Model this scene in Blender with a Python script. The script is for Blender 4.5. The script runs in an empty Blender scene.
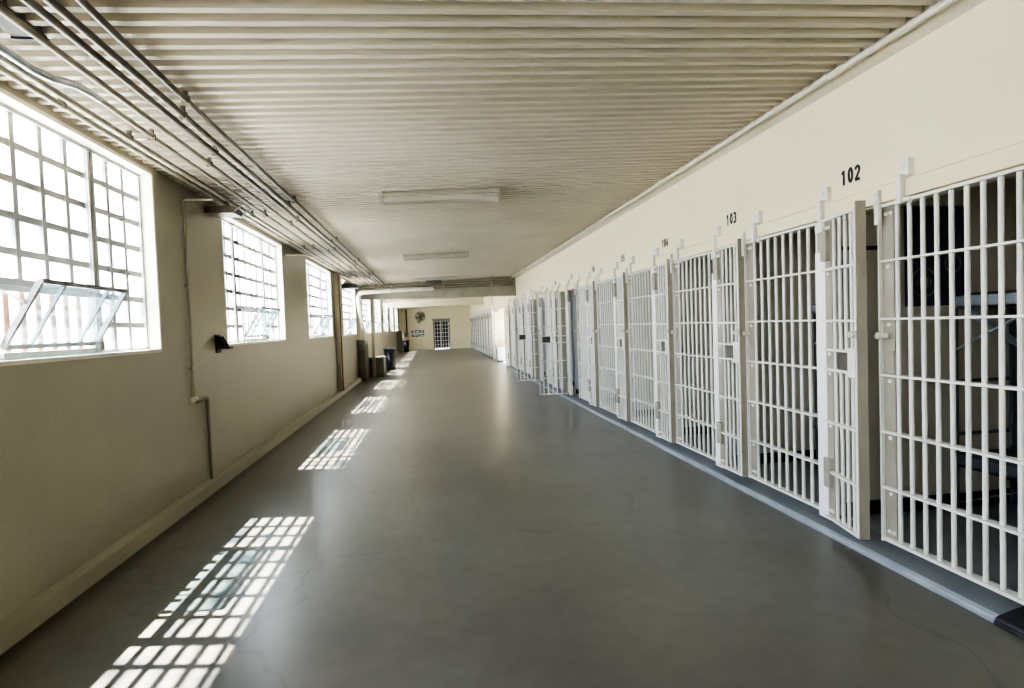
import bpy, math, random
from mathutils import Vector, Matrix
random.seed(7)
SC = bpy.context.scene
COL = SC.collection
PI = math.pi

# ------------------------------------------------------------------ materials
def nodes(name):
    m = bpy.data.materials.new(name); m.use_nodes = True
    nt = m.node_tree
    return m, nt, nt.nodes['Principled BSDF']

def mat(name, c1, c2=None, scale=3.0, rough=0.5, rough2=None, metal=0.0, bump=0.0, bscale=60.0, spec=0.5, stretch=(1, 1, 1), detail=4.0, lo=0.35, hi=0.65):
    m, nt, b = nodes(name)
    N, L = nt.nodes, nt.links
    geo = N.new('ShaderNodeNewGeometry')
    mp = N.new('ShaderNodeMapping'); mp.inputs['Scale'].default_value = stretch
    L.new(geo.outputs['Position'], mp.inputs['Vector'])
    no = N.new('ShaderNodeTexNoise'); no.inputs['Scale'].default_value = scale; no.inputs['Detail'].default_value = detail
    L.new(mp.outputs['Vector'], no.inputs['Vector'])
    rp = N.new('ShaderNodeValToRGB')
    rp.color_ramp.elements[0].position = lo; rp.color_ramp.elements[1].position = hi
    rp.color_ramp.elements[0].color = (*c1, 1); rp.color_ramp.elements[1].color = (*(c2 or c1), 1)
    L.new(no.outputs['Fac'], rp.inputs['Fac'])
    L.new(rp.outputs['Color'], b.inputs['Base Color'])
    b.inputs['Metallic'].default_value = metal
    b.inputs['Specular IOR Level'].default_value = spec
    if rough2 is None:
        b.inputs['Roughness'].default_value = rough
    else:
        mr = N.new('ShaderNodeMapRange'); mr.inputs['To Min'].default_value = rough; mr.inputs['To Max'].default_value = rough2
        mr.inputs['From Min'].default_value = 0.3; mr.inputs['From Max'].default_value = 0.7
        L.new(no.outputs['Fac'], mr.inputs['Value']); L.new(mr.outputs['Result'], b.inputs['Roughness'])
    if bump:
        n2 = N.new('ShaderNodeTexNoise'); n2.inputs['Scale'].default_value = bscale; n2.inputs['Detail'].default_value = 3
        L.new(geo.outputs['Position'], n2.inputs['Vector'])
        bp = N.new('ShaderNodeBump'); bp.inputs['Strength'].default_value = bump; bp.inputs['Distance'].default_value = 0.01
        L.new(n2.outputs['Fac'], bp.inputs['Height']); L.new(bp.outputs['Normal'], b.inputs['Normal'])
    return m

def glassmat(name, tint, gloss=0.08, diff=0.0, tint2=None, scale=2.0):
    m = bpy.data.materials.new(name); m.use_nodes = True
    nt = m.node_tree; N, L = nt.nodes, nt.links
    N.remove(N['Principled BSDF'])
    out = N['Material Output']
    tr = N.new('ShaderNodeBsdfTransparent'); tr.inputs['Color'].default_value = (*tint, 1)
    if tint2:
        geo = N.new('ShaderNodeNewGeometry')
        vo = N.new('ShaderNodeTexNoise'); vo.inputs['Scale'].default_value = scale; vo.inputs['Detail'].default_value = 1
        L.new(geo.outputs['Position'], vo.inputs['Vector'])
        rp = N.new('ShaderNodeValToRGB'); rp.color_ramp.elements[0].position = 0.52; rp.color_ramp.elements[1].position = 0.68
        rp.color_ramp.elements[0].color = (*tint, 1); rp.color_ramp.elements[1].color = (*tint2, 1)
        L.new(vo.outputs['Fac'], rp.inputs['Fac']); L.new(rp.outputs['Color'], tr.inputs['Color'])
    gl = N.new('ShaderNodeBsdfGlossy'); gl.inputs['Roughness'].default_value = 0.05
    mx = N.new('ShaderNodeMixShader'); mx.inputs['Fac'].default_value = gloss
    L.new(tr.outputs[0], mx.inputs[1]); L.new(gl.outputs[0], mx.inputs[2])
    last = mx
    if diff:
        df = N.new('ShaderNodeBsdfTranslucent'); df.inputs['Color'].default_value = (0.95, 0.97, 1, 1)
        m2 = N.new('ShaderNodeMixShader'); m2.inputs['Fac'].default_value = diff
        L.new(mx.outputs[0], m2.inputs[1]); L.new(df.outputs[0], m2.inputs[2]); last = m2
    L.new(last.outputs[0], out.inputs['Surface'])
    return m

M = {}
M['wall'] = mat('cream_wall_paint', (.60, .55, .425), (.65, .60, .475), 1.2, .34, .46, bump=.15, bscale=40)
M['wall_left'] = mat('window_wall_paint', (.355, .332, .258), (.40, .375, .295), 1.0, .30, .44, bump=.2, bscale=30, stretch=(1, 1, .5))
M['reveal'] = mat('reveal_paint', (.80, .76, .66), (.74, .69, .58), 4, .55)
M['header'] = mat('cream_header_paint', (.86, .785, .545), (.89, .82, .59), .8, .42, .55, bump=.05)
M['ceil'] = mat('ceiling_deck_paint', (.50, .450, .355), (.57, .515, .415), 1.0, .42, .55)
M['pole'] = mat('pale_wood_column_paint', (.36, .325, .25), (.43, .39, .305), 2, .5)
M['white'] = mat('white_bar_enamel', (.80, .79, .74), (.85, .84, .79), 6, .32, .42)
M['post'] = mat('white_post_enamel', (.92, .92, .90), (.94, .94, .92), 5, .36)
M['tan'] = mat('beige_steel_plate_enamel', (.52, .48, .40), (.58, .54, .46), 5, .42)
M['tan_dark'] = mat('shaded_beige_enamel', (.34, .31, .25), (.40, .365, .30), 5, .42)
M['cellwall'] = mat('cell_wall_paint', (.58, .54, .45), (.64, .60, .51), 1.5, .5)
M['cellgrey'] = mat('cell_blue_grey_paint', (.46, .48, .50), (.50, .52, .54), 1.5, .5)
M['cellfloor'] = mat('cell_floor_paint', (.24, .245, .25), (.30, .305, .31), 3, .35)
M['black'] = mat('black_paint', (.012, .012, .014), (.02, .02, .022), 4, .45)
M['rubber'] = mat('black_rubber', (.012, .013, .02), (.025, .027, .038), 8, .4, bump=.3, bscale=150)
M['navy'] = mat('navy_cloth', (.034, .045, .07), (.046, .058, .086), 8, .85)
M['print'] = mat('faded_grey_print', (.16, .165, .16), (.24, .235, .215), 20, .9)
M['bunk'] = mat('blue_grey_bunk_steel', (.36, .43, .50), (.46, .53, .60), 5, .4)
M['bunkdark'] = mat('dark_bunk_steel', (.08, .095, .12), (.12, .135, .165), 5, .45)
M['mattress'] = mat('dark_grey_mattress_vinyl', (.045, .05, .062), (.07, .075, .09), 6, .5)
M['boxpale'] = mat('lavender_grey_enamel', (.27, .28, .32), (.33, .34, .38), 3, .4)
M['thr'] = mat('blue_grey_floor_enamel', (.14, .147, .160), (.19, .198, .214), 2.2, .28, .42)
M['thredge'] = mat('pale_edge_enamel', (.36, .385, .43), (.28, .305, .35), 5, .4)
M['steel'] = mat('galvanised_steel', (.42, .44, .46), (.55, .57, .60), 12, .32, .45, metal=.85)
M['conduit'] = mat('painted_conduit', (.21, .185, .14), (.29, .26, .20), 3, .4)
M['conduit_dark'] = mat('dark_conduit', (.11, .097, .075), (.16, .142, .11), 3, .42)
M['conduit_pale'] = mat('pale_conduit', (.66, .62, .52), (.72, .68, .58), 3, .4)
M['rust'] = mat('rusty_iron', (.30, .13, .08), (.42, .22, .16), 9, .75)
M['brown'] = mat('brown_pipe_paint', (.16, .09, .035), (.24, .14, .06), 4, .5)
M['winframe'] = mat('window_steel_paint', (.38, .37, .345), (.45, .44, .415), 5, .45)
M['sash'] = mat('aluminium_sash', (.27, .275, .27), (.34, .345, .34), 5, .35, metal=.2)
M['number'] = mat('stencil_black', (.008, .008, .008), (.014, .014, .014), 10, .6)
M['fixture'] = mat('fixture_enamel', (.36, .33, .26), (.42, .39, .31), 3, .4)
M['diffuser'] = mat('yellowed_diffuser_plastic', (.44, .41, .335), (.50, .47, .39), 3, .25)
M['boxgrey'] = mat('grey_box_paint', (.13, .122, .105), (.165, .157, .137), 3, .5)
M['cabinet'] = mat('dark_radiator_enamel', (.095, .082, .062), (.13, .115, .09), 4, .5)
M['bin'] = mat('navy_bin_plastic', (.007, .010, .020), (.011, .015, .028), 5, .4)
M['binrim'] = mat('bin_lid_plastic', (.16, .16, .16), (.22, .22, .22), 5, .4)
M['duct'] = mat('pipe_lagging', (.62, .57, .46), (.70, .65, .54), 3, .6)
M['heater'] = mat('slate_heater_enamel', (.13, .13, .16), (.17, .17, .20), 3, .45)
M['curtain'] = mat('blue_grey_curtain_cloth', (.36, .42, .52), (.48, .54, .64), 5, .9, stretch=(1, 6, .3))
M['sheet'] = mat('blue_printed_sheet', (.05, .08, .14), (.55, .58, .62), 9, .5, detail=1, lo=.47, hi=.53)
M['board'] = mat('pale_board', (.55, .53, .46), (.62, .60, .52), 3, .6)
M['fan'] = mat('fan_wire_grey', (.11, .10, .08), (.16, .145, .12), 5, .4)
M['fandisc'] = mat('fan_blade_grey', (.20, .18, .145), (.26, .235, .19), 3, .45)
M['ext_wall'] = mat('exterior_masonry', (.62, .52, .46), (.75, .68, .62), .7, .9)
M['ext_ground'] = mat('exterior_ground', (.55, .53, .48), (.66, .64, .60), .5, .9)
M['glass'] = glassmat('window_pane_glass', (.95, .97, .98), .05, .06, (.16, .24, .34), 2.6)
M['sashglass'] = glassmat('sash_glass', (.50, .72, .78), .12, .04)

# polished concrete floor
m, nt, b = nodes('polished_concrete')
N, L = nt.nodes, nt.links
geo = N.new('ShaderNodeNewGeometry')
n1 = N.new('ShaderNodeTexNoise'); n1.inputs['Scale'].default_value = .8; n1.inputs['Detail'].default_value = 5; n1.inputs['Roughness'].default_value = .5
n2 = N.new('ShaderNodeTexNoise'); n2.inputs['Scale'].default_value = 9; n2.inputs['Detail'].default_value = 6
L.new(geo.outputs['Position'], n1.inputs['Vector']); L.new(geo.outputs['Position'], n2.inputs['Vector'])
r1 = N.new('ShaderNodeValToRGB'); r1.color_ramp.elements[0].position = .32; r1.color_ramp.elements[1].position = .70
r1.color_ramp.elements[0].color = (.106, .098, .084, 1); r1.color_ramp.elements[1].color = (.156, .145, .125, 1)
L.new(n1.outputs['Fac'], r1.inputs['Fac'])
r2 = N.new('ShaderNodeValToRGB'); r2.color_ramp.elements[0].color = (.93, .93, .93, 1); r2.color_ramp.elements[1].color = (1.05, 1.05, 1.05, 1)
r2.color_ramp.elements[0].position = .35; r2.color_ramp.elements[1].position = .65
L.new(n2.outputs['Fac'], r2.inputs['Fac'])
mu = N.new('ShaderNodeMix'); mu.data_type = 'RGBA'; mu.blend_type = 'MULTIPLY'; mu.inputs[0].default_value = 1
L.new(r1.outputs['Color'], mu.inputs[6]); L.new(r2.outputs['Color'], mu.inputs[7])
# dirt strip along the kerb of the window wall
sx = N.new('ShaderNodeSeparateXYZ'); L.new(geo.outputs['Position'], sx.inputs[0])
ad = N.new('ShaderNodeMath'); ad.operation = 'MULTIPLY_ADD'; ad.inputs[1].default_value = .10
L.new(n2.outputs['Fac'], ad.inputs[0]); L.new(sx.outputs['X'], ad.inputs[2])
mr = N.new('ShaderNodeMapRange'); mr.inputs['From Min'].default_value = -2.02; mr.inputs['From Max'].default_value = -1.92
L.new(ad.outputs[0], mr.inputs['Value'])
mk = N.new('ShaderNodeMix'); mk.data_type = 'RGBA'
L.new(mr.outputs['Result'], mk.inputs[0]); mk.inputs[6].default_value = (.055, .042, .030, 1); L.new(mu.outputs[2], mk.inputs[7])
vo = N.new('ShaderNodeTexVoronoi'); vo.feature = 'DISTANCE_TO_EDGE'; vo.inputs['Scale'].default_value = .42
nd = N.new('ShaderNodeTexNoise'); nd.inputs['Scale'].default_value = 2.2; L.new(geo.outputs['Position'], nd.inputs['Vector'])
va = N.new('ShaderNodeVectorMath'); va.operation = 'MULTIPLY_ADD'; va.inputs[1].default_value = (.5, .5, .5); L.new(nd.outputs['Color'], va.inputs[0]); L.new(geo.outputs['Position'], va.inputs[2])
L.new(va.outputs[0], vo.inputs['Vector'])
cr = N.new('ShaderNodeMapRange'); cr.inputs['From Max'].default_value = .008; cr.inputs['To Min'].default_value = .80; L.new(vo.outputs['Distance'], cr.inputs['Value'])
mc = N.new('ShaderNodeMix'); mc.data_type = 'RGBA'; mc.blend_type = 'MULTIPLY'; mc.inputs[0].default_value = 1
L.new(mk.outputs[2], mc.inputs[6]); L.new(cr.outputs['Result'], mc.inputs[7])
L.new(mc.outputs[2], b.inputs['Base Color'])
rr = N.new('ShaderNodeMapRange'); rr.inputs['To Min'].default_value = .2755; rr.inputs['To Max'].default_value = .285
rr.inputs['From Min'].default_value = .3; rr.inputs['From Max'].default_value = .7
L.new(n1.outputs['Fac'], rr.inputs['Value']); L.new(rr.outputs['Result'], b.inputs['Roughness'])
bp = N.new('ShaderNodeBump'); bp.inputs['Strength'].default_value = .03; bp.inputs['Distance'].default_value = .01
L.new(n2.outputs['Fac'], bp.inputs['Height']); L.new(bp.outputs['Normal'], b.inputs['Normal'])
b.inputs['Specular IOR Level'].default_value = .55
M['floor'] = m

# ------------------------------------------------------------------ mesh helpers
class MB:
    def __init__(s): s.v = []; s.f = []; s.sm = []
    def add(s, vs, fs, smooth=False):
        o = len(s.v); s.v += [tuple(p) for p in vs]
        for f in fs: s.f.append(tuple(i + o for i in f)); s.sm.append(smooth)
    def box(s, x0, x1, y0, y1, z0, z1, mtx=None):
        vs = [Vector((x, y, z)) for x in (x0, x1) for y in (y0, y1) for z in (z0, z1)]
        if mtx: vs = [mtx @ p for p in vs]
        s.add(vs, [(0, 1, 3, 2), (4, 6, 7, 5), (0, 4, 5, 1), (2, 3, 7, 6), (0, 2, 6, 4), (1, 5, 7, 3)])
    def bar(s, a, b_, w, d=None, up=(0, 0, 1)):          # square section bar between two points
        a, b_ = Vector(a), Vector(b_); d = d or w
        t = (b_ - a).normalized(); u = Vector(up)
        if abs(t.dot(u)) > .95: u = Vector((0, 1, 0))
        r = t.cross(u).normalized(); u = r.cross(t)
        vs = [p + r * sx * w / 2 + u * sy * d / 2 for p in (a, b_) for sx, sy in ((-1, -1), (1, -1), (1, 1), (-1, 1))]
        s.add(vs, [(3, 2, 1, 0), (4, 5, 6, 7), (0, 1, 5, 4), (1, 2, 6, 5), (2, 3, 7, 6), (3, 0, 4, 7)])
    def tube(s, pts, r, n=10, r2=None, cap=True):
        pts = [Vector(p) for p in pts]
        rings = []
        for i, p in enumerate(pts):
            t = (pts[min(i + 1, len(pts) - 1)] - pts[max(i - 1, 0)]).normalized()
            u = Vector((0, 0, 1)) if abs(t.z) < .9 else Vector((0, 1, 0))
            a = t.cross(u).normalized(); c = a.cross(t)
            rad = r if r2 is None else r + (r2 - r) * i / (len(pts) - 1)
            rings.append([p + (a * math.cos(k * 2 * PI / n) + c * math.sin(k * 2 * PI / n)) * rad for k in range(n)])
        vs = [q for rg in rings for q in rg]
        fs = [(i * n + k, i * n + (k + 1) % n, (i + 1) * n + (k + 1) % n, (i + 1) * n + k) for i in range(len(pts) - 1) for k in range(n)]
        s.add(vs, fs, True)
        if cap:
            s.add(rings[0], [tuple(range(n - 1, -1, -1))]); s.add(rings[-1], [tuple(range(n))])
    def lathe(s, prof, c, axis='z', n=20):
        vs = []
        for r, h in prof:
            for k in range(n):
                a = 2 * PI * k / n
                p = {'z': (r * math.cos(a), r * math.sin(a), h), 'y': (r * math.cos(a), h, r * math.sin(a)), 'x': (h, r * math.cos(a), r * math.sin(a))}[axis]
                vs.append(Vector(c) + Vector(p))
        fs = [(i * n + k, i * n + (k + 1) % n, (i + 1) * n + (k + 1) % n, (i + 1) * n + k) for i in range(len(prof) - 1) for k in range(n)]
        s.add(vs, fs, True)
    def dome(s, c, r, h, d=(-1, 0, 0)):
        d = Vector(d); u = Vector((0, 0, 1)) if abs(d.z) < .9 else Vector((0, 1, 0))
        a = d.cross(u).normalized(); e = a.cross(d); n = 8; vs = []
        for j in range(4):
            t = j / 3 * PI / 2 * .92
            for k in range(n):
                w = 2 * PI * k / n
                vs.append(Vector(c) + (a * math.cos(w) + e * math.sin(w)) * r * math.cos(t) + d * h * math.sin(t))
        fs = [(j * n + k, j * n + (k + 1) % n, (j + 1) * n + (k + 1) % n, (j + 1) * n + k) for j in range(3) for k in range(n)] + [tuple(3 * n + k for k in range(n))]
        s.add(vs, fs, True)
    def prism(s, poly, y0, y1, axis='y'):               # polygon in the plane normal to the axis
        n = len(poly)
        def P(a, b_, t): return {'y': (a, t, b_), 'x': (t, a, b_), 'z': (a, b_, t)}[axis]
        vs = [P(a, b_, y0) for a, b_ in poly] + [P(a, b_, y1) for a, b_ in poly]
        fs = [tuple(range(n)), tuple(range(2 * n - 1, n - 1, -1))] + [(i, i + n, (i + 1) % n + n, (i + 1) % n) for i in range(n)]
        s.add(vs, fs)
    def build(s, name, m, parent=None, bevel=0, recalc=True):
        me = bpy.data.meshes.new(name); me.from_pydata([tuple(p) for p in s.v], [], s.f); 
        me.polygons.foreach_set('use_smooth', s.sm)
        if recalc:
            import bmesh
            bm = bmesh.new(); bm.from_mesh(me); bmesh.ops.recalc_face_normals(bm, faces=bm.faces); bm.to_mesh(me); bm.free()
        me.materials.append(m); me.update()
        o = bpy.data.objects.new(name, me); COL.objects.link(o)
        if parent: o.parent = parent
        if bevel:
            md = o.modifiers.new('edge', 'BEVEL'); md.width = bevel; md.segments = 2; md.limit_method = 'ANGLE'
        return o

def tag(o, label, cat, group=None):
    o['label'] = label; o['category'] = cat
    if group: o['group'] = group
    return o
def thing(name, label, cat, loc=(0, 0, 0), group=None, rz=0):
    o = bpy.data.objects.new(name, None); COL.objects.link(o); o.empty_display_size = .1
    o.location = loc; o.rotation_euler = (0, 0, rz)
    return tag(o, label, cat, group)
def struct(o): o['kind'] = 'structure'; return o
def copy_tree(o, parent=None):
    c = o.copy(); COL.objects.link(c)
    if parent: c.parent = parent
    for ch in list(o.children): copy_tree(ch, c)
    return c
def arc(c, r, a0, a1, plane, n=6):
    out = []
    for i in range(n + 1):
        a = a0 + (a1 - a0) * i / n
        u, v = r * math.cos(a), r * math.sin(a)
        out.append({'xz': (c[0] + u, c[1], c[2] + v), 'yz': (c[0], c[1] + u, c[2] + v), 'xy': (c[0] + u, c[1] + v, c[2])}[plane])
    return out
ORD = ['first', 'second', 'third', 'fourth', 'fifth', 'sixth', 'seventh', 'eighth', 'ninth', 'tenth', 'eleventh', 'twelfth', 'thirteenth']

# ------------------------------------------------------------------ the shell
WX, GX, OX = -2.206, -2.325, -2.39        # window wall: room face, glass plane, outer face
RX = 2.745                                # header wall face
Y0, Y1 = -7.0, 40.0
ZL = 2.885; SL = .038                     # ceiling height at the window wall, rise per metre
def zc(x): return ZL + SL * (x - WX)

mb = MB(); mb.add([(-2.4, Y0, 0), (2.9, Y0, 0), (2.9, Y1, 0), (-2.4, Y1, 0)], [(0, 1, 2, 3)])
struct(mb.build('floor', M['floor'], recalc=False))

# corrugated deck: ribs run across the hall
mb = MB(); P = .1085; H = .056
prof = []
y = Y0
while y < Y1 + .2:
    prof += [(y, 0), (y + P * .38, 0), (y + P * .46, H), (y + P * .92, H)]
    y += P
vs = []
for x in (-2.40, 2.62):
    for (yy, h) in prof: vs.append((x, yy, zc(x) + h))
n = len(prof)
mb.add(vs, [(i, i + 1, n + i + 1, n + i) for i in range(n - 1)])
mb.add([(-2.5, Y0, 3.3), (5.4, Y0, 3.3), (5.4, Y1, 3.3), (-2.5, Y1, 3.3)], [(0, 1, 2, 3)])
struct(mb.build('ceiling', M['ceil'], recalc=False))
mb = MB(); mb.prism([(2.640, 3.060), (RX + .02, 2.995), (RX + .02, 3.22), (2.640, 3.22)], Y0, Y1)
struct(mb.build('trim_ceiling_edge', M['wall']))

WC = [-4.42, -.34, 3.74, 7.72, 11.84, 15.88, 19.98, 24.08, 28.18, 32.28, 36.38]
HW = 1.225; ZS, ZH = 1.40, 2.83
mb = MB()
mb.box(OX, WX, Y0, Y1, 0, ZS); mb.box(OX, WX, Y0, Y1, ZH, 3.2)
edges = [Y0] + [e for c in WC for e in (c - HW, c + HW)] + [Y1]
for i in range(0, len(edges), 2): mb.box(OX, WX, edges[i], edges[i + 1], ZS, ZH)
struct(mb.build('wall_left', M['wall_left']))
# kerb
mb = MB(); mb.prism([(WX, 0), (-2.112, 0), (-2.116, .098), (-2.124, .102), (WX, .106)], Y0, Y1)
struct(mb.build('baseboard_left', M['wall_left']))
# far end wall with a door opening
DX0, DX1, DZ = .13, 1.27, 2.07
mb = MB(); mb.box(OX, DX0, Y1, Y1 + .25, 0, 3.2); mb.box(DX1, 5.4, Y1, Y1 + .25, 0, 3.2); mb.box(DX0, DX1, Y1, Y1 + .25, DZ, 3.2)
struct(mb.build('wall_far', M['header']))
mb = MB(); mb.box(OX, 5.4, Y0 - .2, Y0, 0, 3.3); struct(mb.build('wall_near', M['wall']))

# right: header wall above the cell fronts
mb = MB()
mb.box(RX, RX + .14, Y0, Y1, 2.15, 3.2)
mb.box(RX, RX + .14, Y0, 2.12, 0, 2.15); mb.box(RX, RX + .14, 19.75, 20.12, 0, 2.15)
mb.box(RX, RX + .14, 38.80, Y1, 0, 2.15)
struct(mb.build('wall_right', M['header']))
mb = MB(); mb.box(2.705, RX + .02, .5, 20.0, 2.158, 2.262); mb.box(2.705, RX + .02, 24.0, 39.0, 2.158, 2.262)
mb.box(2.695, 2.72, .5, 20.0, 2.254, 2.264); mb.box(2.695, 2.72, 24.0, 39.0, 2.254, 2.264)
struct(mb.build('trim_header_beam', M['header'], bevel=.004))

PITCH = 1.468; YF0 = 3.552
NEAR_N, FAR_N = 12, 10
FAR0 = 24.05
cells = [(YF0 - PITCH + PITCH * k, YF0 + PITCH * k) for k in range(NEAR_N)]
cells_far = [(FAR0 + PITCH * k, FAR0 + PITCH * (k + 1)) for k in range(FAR_N)]

# cell interiors
mb = MB(); mb.box(2.81, 5.3, 2.27, 20.1, 0, .086); mb.box(2.81, 5.3, 24.0, 39.0, 0, .086); mb.box(2.81, 5.3, .5, 2.27, 0, .086); mb.box(2.72, 2.81, .5, 1.55, 0, .08)
struct(mb.build('floor_cells', M['cellfloor']))
mb = MB(); mb.box(5.2, 5.35, .5, 39.2, 0, 3.2); struct(mb.build('wall_cell_back', M['cellwall']))
mb = MB(); mb.box(2.88, 5.2, .5, 20.1, 2.42, 2.5); mb.box(2.88, 5.2, 23.9, 39.0, 2.42, 2.5); struct(mb.build('ceiling_cells', M['cellwall']))
for i, yy in enumerate([YF0 - 2 * PITCH + .0, ] + [c[0] for c in cells] + [cells[-1][1]] + [c[0] for c in cells_far] + [cells_far[-1][1]]):
    mb = MB(); mb.box(2.80, 5.2, yy - .05, yy + .05, .086, 2.42)
    struct(mb.build('wall_cell_partition', M['cellgrey'] if i in (6, 7, 8, 9) else M['cellwall']))
    mb = MB(); mb.box(2.80, 5.2, yy - .062, yy - .05, .086, .185); mb.box(2.80, 5.2, yy + .05, yy + .062, .086, .185)
    if i == 2: mb.box(2.80, 3.10, yy - .058, yy - .05, 1.935, 1.962)
    struct(mb.build('trim_cell_base', M['black']))

# painted step in front of the cells
def step(ya, yb):
    mb = MB(); mb.prism([(2.612, 0), (2.610, .030), (2.618, .036), (2.82, .084), (2.82, 0)], ya, yb)
    return mb
o = struct(step(2.275, 20.05).build('threshold_step', M['thr']))
struct(step(24.0, 39.0).build('threshold_step', M['thr']))
mb = MB(); mb.prism([(2.598, 0), (2.596, .020), (2.600, .030), (2.624, .041), (2.624, .03), (2.612, .0)], 2.275, 20.05)
struct(mb.build('trim_step_edge', M['thredge']))
mb = MB(); mb.prism([(2.585, 0), (2.585, .018), (2.60, .022), (2.60, .036), (2.625, .046), (2.70, .064), (2.84, .092), (2.84, 0)], 1.55, 2.272)
mt = tag(mb.build('rubber_ramp', M['rubber'], bevel=.006), 'black rubber ramp section at the near end of the blue grey cell step', 'ramp')

# ------------------------------------------------------------------ windows
COLS_M, COLS_S, ROWS = 5, 3, 7
ML, MR = -.63, .545                                     # mullion offset from the window centre
RZ = (ZH - ZS) / ROWS
HOPZ = ZS + 2 * RZ + .03
def make_window(idx):
    yc = 0
    root = bpy.data.objects.new('window_1', None); COL.objects.link(root); struct(root)
    fr = MB()
    fw = .028
    y0, y1 = -HW, HW
    fr.box(GX - .03, GX + .03, y0, y0 + fw, ZS, ZH); fr.box(GX - .03, GX + .03, y1 - fw, y1, ZS, ZH)
    fr.box(GX - .03, GX + .03, y0, y1, ZS, ZS + fw); fr.box(GX - .03, GX + .03, y0, y1, ZH - fw, ZH)
    fr.build('window_frame', M['winframe'], root)
    for mu in (ML, MR):
        mu_ = MB(); mu_.box(GX - .015, GX + .02, mu - .040, mu + .040, ZS, ZH); mu_.box(GX + .018, GX + .034, mu - .036, mu - .012, ZS, ZH); mu_.box(GX + .018, GX + .034, mu + .012, mu + .036, ZS, ZH)
        mu_.build('mullion', M['winframe'], root)
    g = MB()
    zz0 = ZS + fw; zz1 = ZH - fw
    def grid(ya, yb, nc, zlow):
        for i in range(1, nc):
            yy = ya + (yb - ya) * i / nc
            g.box(GX - .012, GX + .012, yy - .020, yy + .020, zlow, zz1)
        for j in range(1, ROWS):
            z = ZS + RZ * j
            if z > zlow - .001: g.box(GX - .008, GX + .010, ya, yb, z - .021, z + .021)
    cw = (MR - ML) / COLS_M; HY = ML + cw
    grid(-HW + fw, ML - .03, COLS_S, zz0); grid(ML, MR, COLS_M, HOPZ - .035); grid(MR + .03, HW - fw, COLS_S, zz0); grid(ML, HY, 1, zz0)
    g.build('glazing_bars', M['winframe'], root)
    p = MB()
    for ya, yb, za in ((-HW, ML, ZS), (ML, MR, HOPZ), (ML, HY, ZS), (MR, HW, ZS)):
        zt_ = HOPZ if (ya, yb) == (ML, HY) else ZH; p.add([(GX, ya, za), (GX, yb, za), (GX, yb, zt_), (GX, ya, zt_)], [(0, 1, 2, 3)])
    p.build('pane', M['glass'], root)
    rv = MB()   # painted reveal: sill, jambs and head lining
    rv.box(GX + .01, WX + .006, -HW, HW, ZS - .02, ZS + .006)
    rv.box(GX + .01, WX + .002, -HW - .02, -HW + .006, ZS, ZH); rv.box(GX + .01, WX + .002, HW - .006, HW + .02, ZS, ZH)
    rv.box(GX + .01, WX + .002, -HW, HW, ZH - .006, ZH + .02)
    rv.build('sill_and_jambs', M['reveal'], root)
    # hopper opening: head rail, bottom rail, bars outside, tilting sash, stays, latch
    h = MB(); h.box(GX - .02, GX + .03, ML + .03, MR - .03, HOPZ - .02, HOPZ + .02); h.box(GX - .02, GX + .06, HY, MR - .03, ZS + .006, ZS + .045); h.box(GX - .02, GX + .03, HY - .018, HY + .018, ZS, HOPZ)
    h.build('hopper_frame', M['sash'], root)
    # rusty security bars on the outside of the hopper
    for i in range(7):
        bb = MB(); yy = HY + .07 + i * (MR - HY - .14) / 6
        bb.box(GX - .062, GX - .05, yy - .022, yy + .022, ZS, HOPZ + .02); bb.build('security_bar', M['rust'], root)
    ya, yb = HY + .04, MR - .05
    a = Vector((GX + .03, 0, ZS + .075)); e = Vector((GX + .235, 0, ZS + .430))
    d = (e - a)
    sb = MB()
    for yy in (ya, yb): sb.bar((a.x, yy, a.z), (e.x, yy, e.z), .030, .022, up=(1, 0, 1))
    for t in (0, 1): q = a + d * t; sb.bar((q.x, ya, q.z), (q.x, yb, q.z), .026, .026)
    so = sb.build('hopper_sash', M['sash'], root)
    mm = MB()
    for f in (.24, .76): yy = ya + (yb - ya) * f; mm.bar((a.x, yy, a.z), (e.x, yy, e.z), .020, .014, up=(1, 0, 1))
    mm.build('sash_bars', M['sash'], so)
    gl = MB(); gl.add([(a.x, ya, a.z), (a.x, yb, a.z), (e.x, yb, e.z), (e.x, ya, e.z)], [(0, 1, 2, 3)]); gl.build('sash_glass', M['sashglass'], so)
    for yy in (ya - .02, yb + .02):
        st = MB(); q = a + d * .66; st.bar((GX + .02, yy, HOPZ - .03), (q.x, yy, q.z), .022, .008); st.build('stay_arm', M['sash'], root)
    lt = MB(); lt.box(GX + .06, GX + .09, MR - .11, MR - .06, ZS + .03, ZS + .085); lt.build('latch', M['boxgrey'], root)
    return root
w0 = make_window(0)
for i, c in enumerate(WC):
    o = w0 if i == 0 else copy_tree(w0)
    o.name = 'window_%d' % (i + 1)
    o.location = (0, c, 0)

# ------------------------------------------------------------------ cell fronts
ZR = [.110, .430, .772, 1.118, 1.460, 1.808, 2.140]
BX = 2.735
def make_post(near=True):
    r = thing('steel_post', '', 'post')
    mb = MB(); mb.box(2.685, 2.742, -.062, .058, .072, 1.93); mb.build('post_plate', M['post'], r, bevel=.006)
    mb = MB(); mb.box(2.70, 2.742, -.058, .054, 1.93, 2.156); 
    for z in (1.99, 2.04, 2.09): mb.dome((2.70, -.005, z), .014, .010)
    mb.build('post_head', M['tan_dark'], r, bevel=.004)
    mb = MB()
    mb.box(2.672, 2.705, -.022, .012, 2.06, 2.275)            # strap over the face of the header beam
    mb.box(2.672, RX - .002, -.022, .012, 2.268, 2.284)
    mb.box(2.712, RX - .001, -.040, .028, 2.275, 2.372)
    mb.dome((2.712, -.006, 2.335), .013, .010); mb.box(2.668, 2.69, -.045, .03, 2.06, 2.13)
    mb.build('clamp', M['white'], r, bevel=.003)
    return r
RV = []
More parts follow.
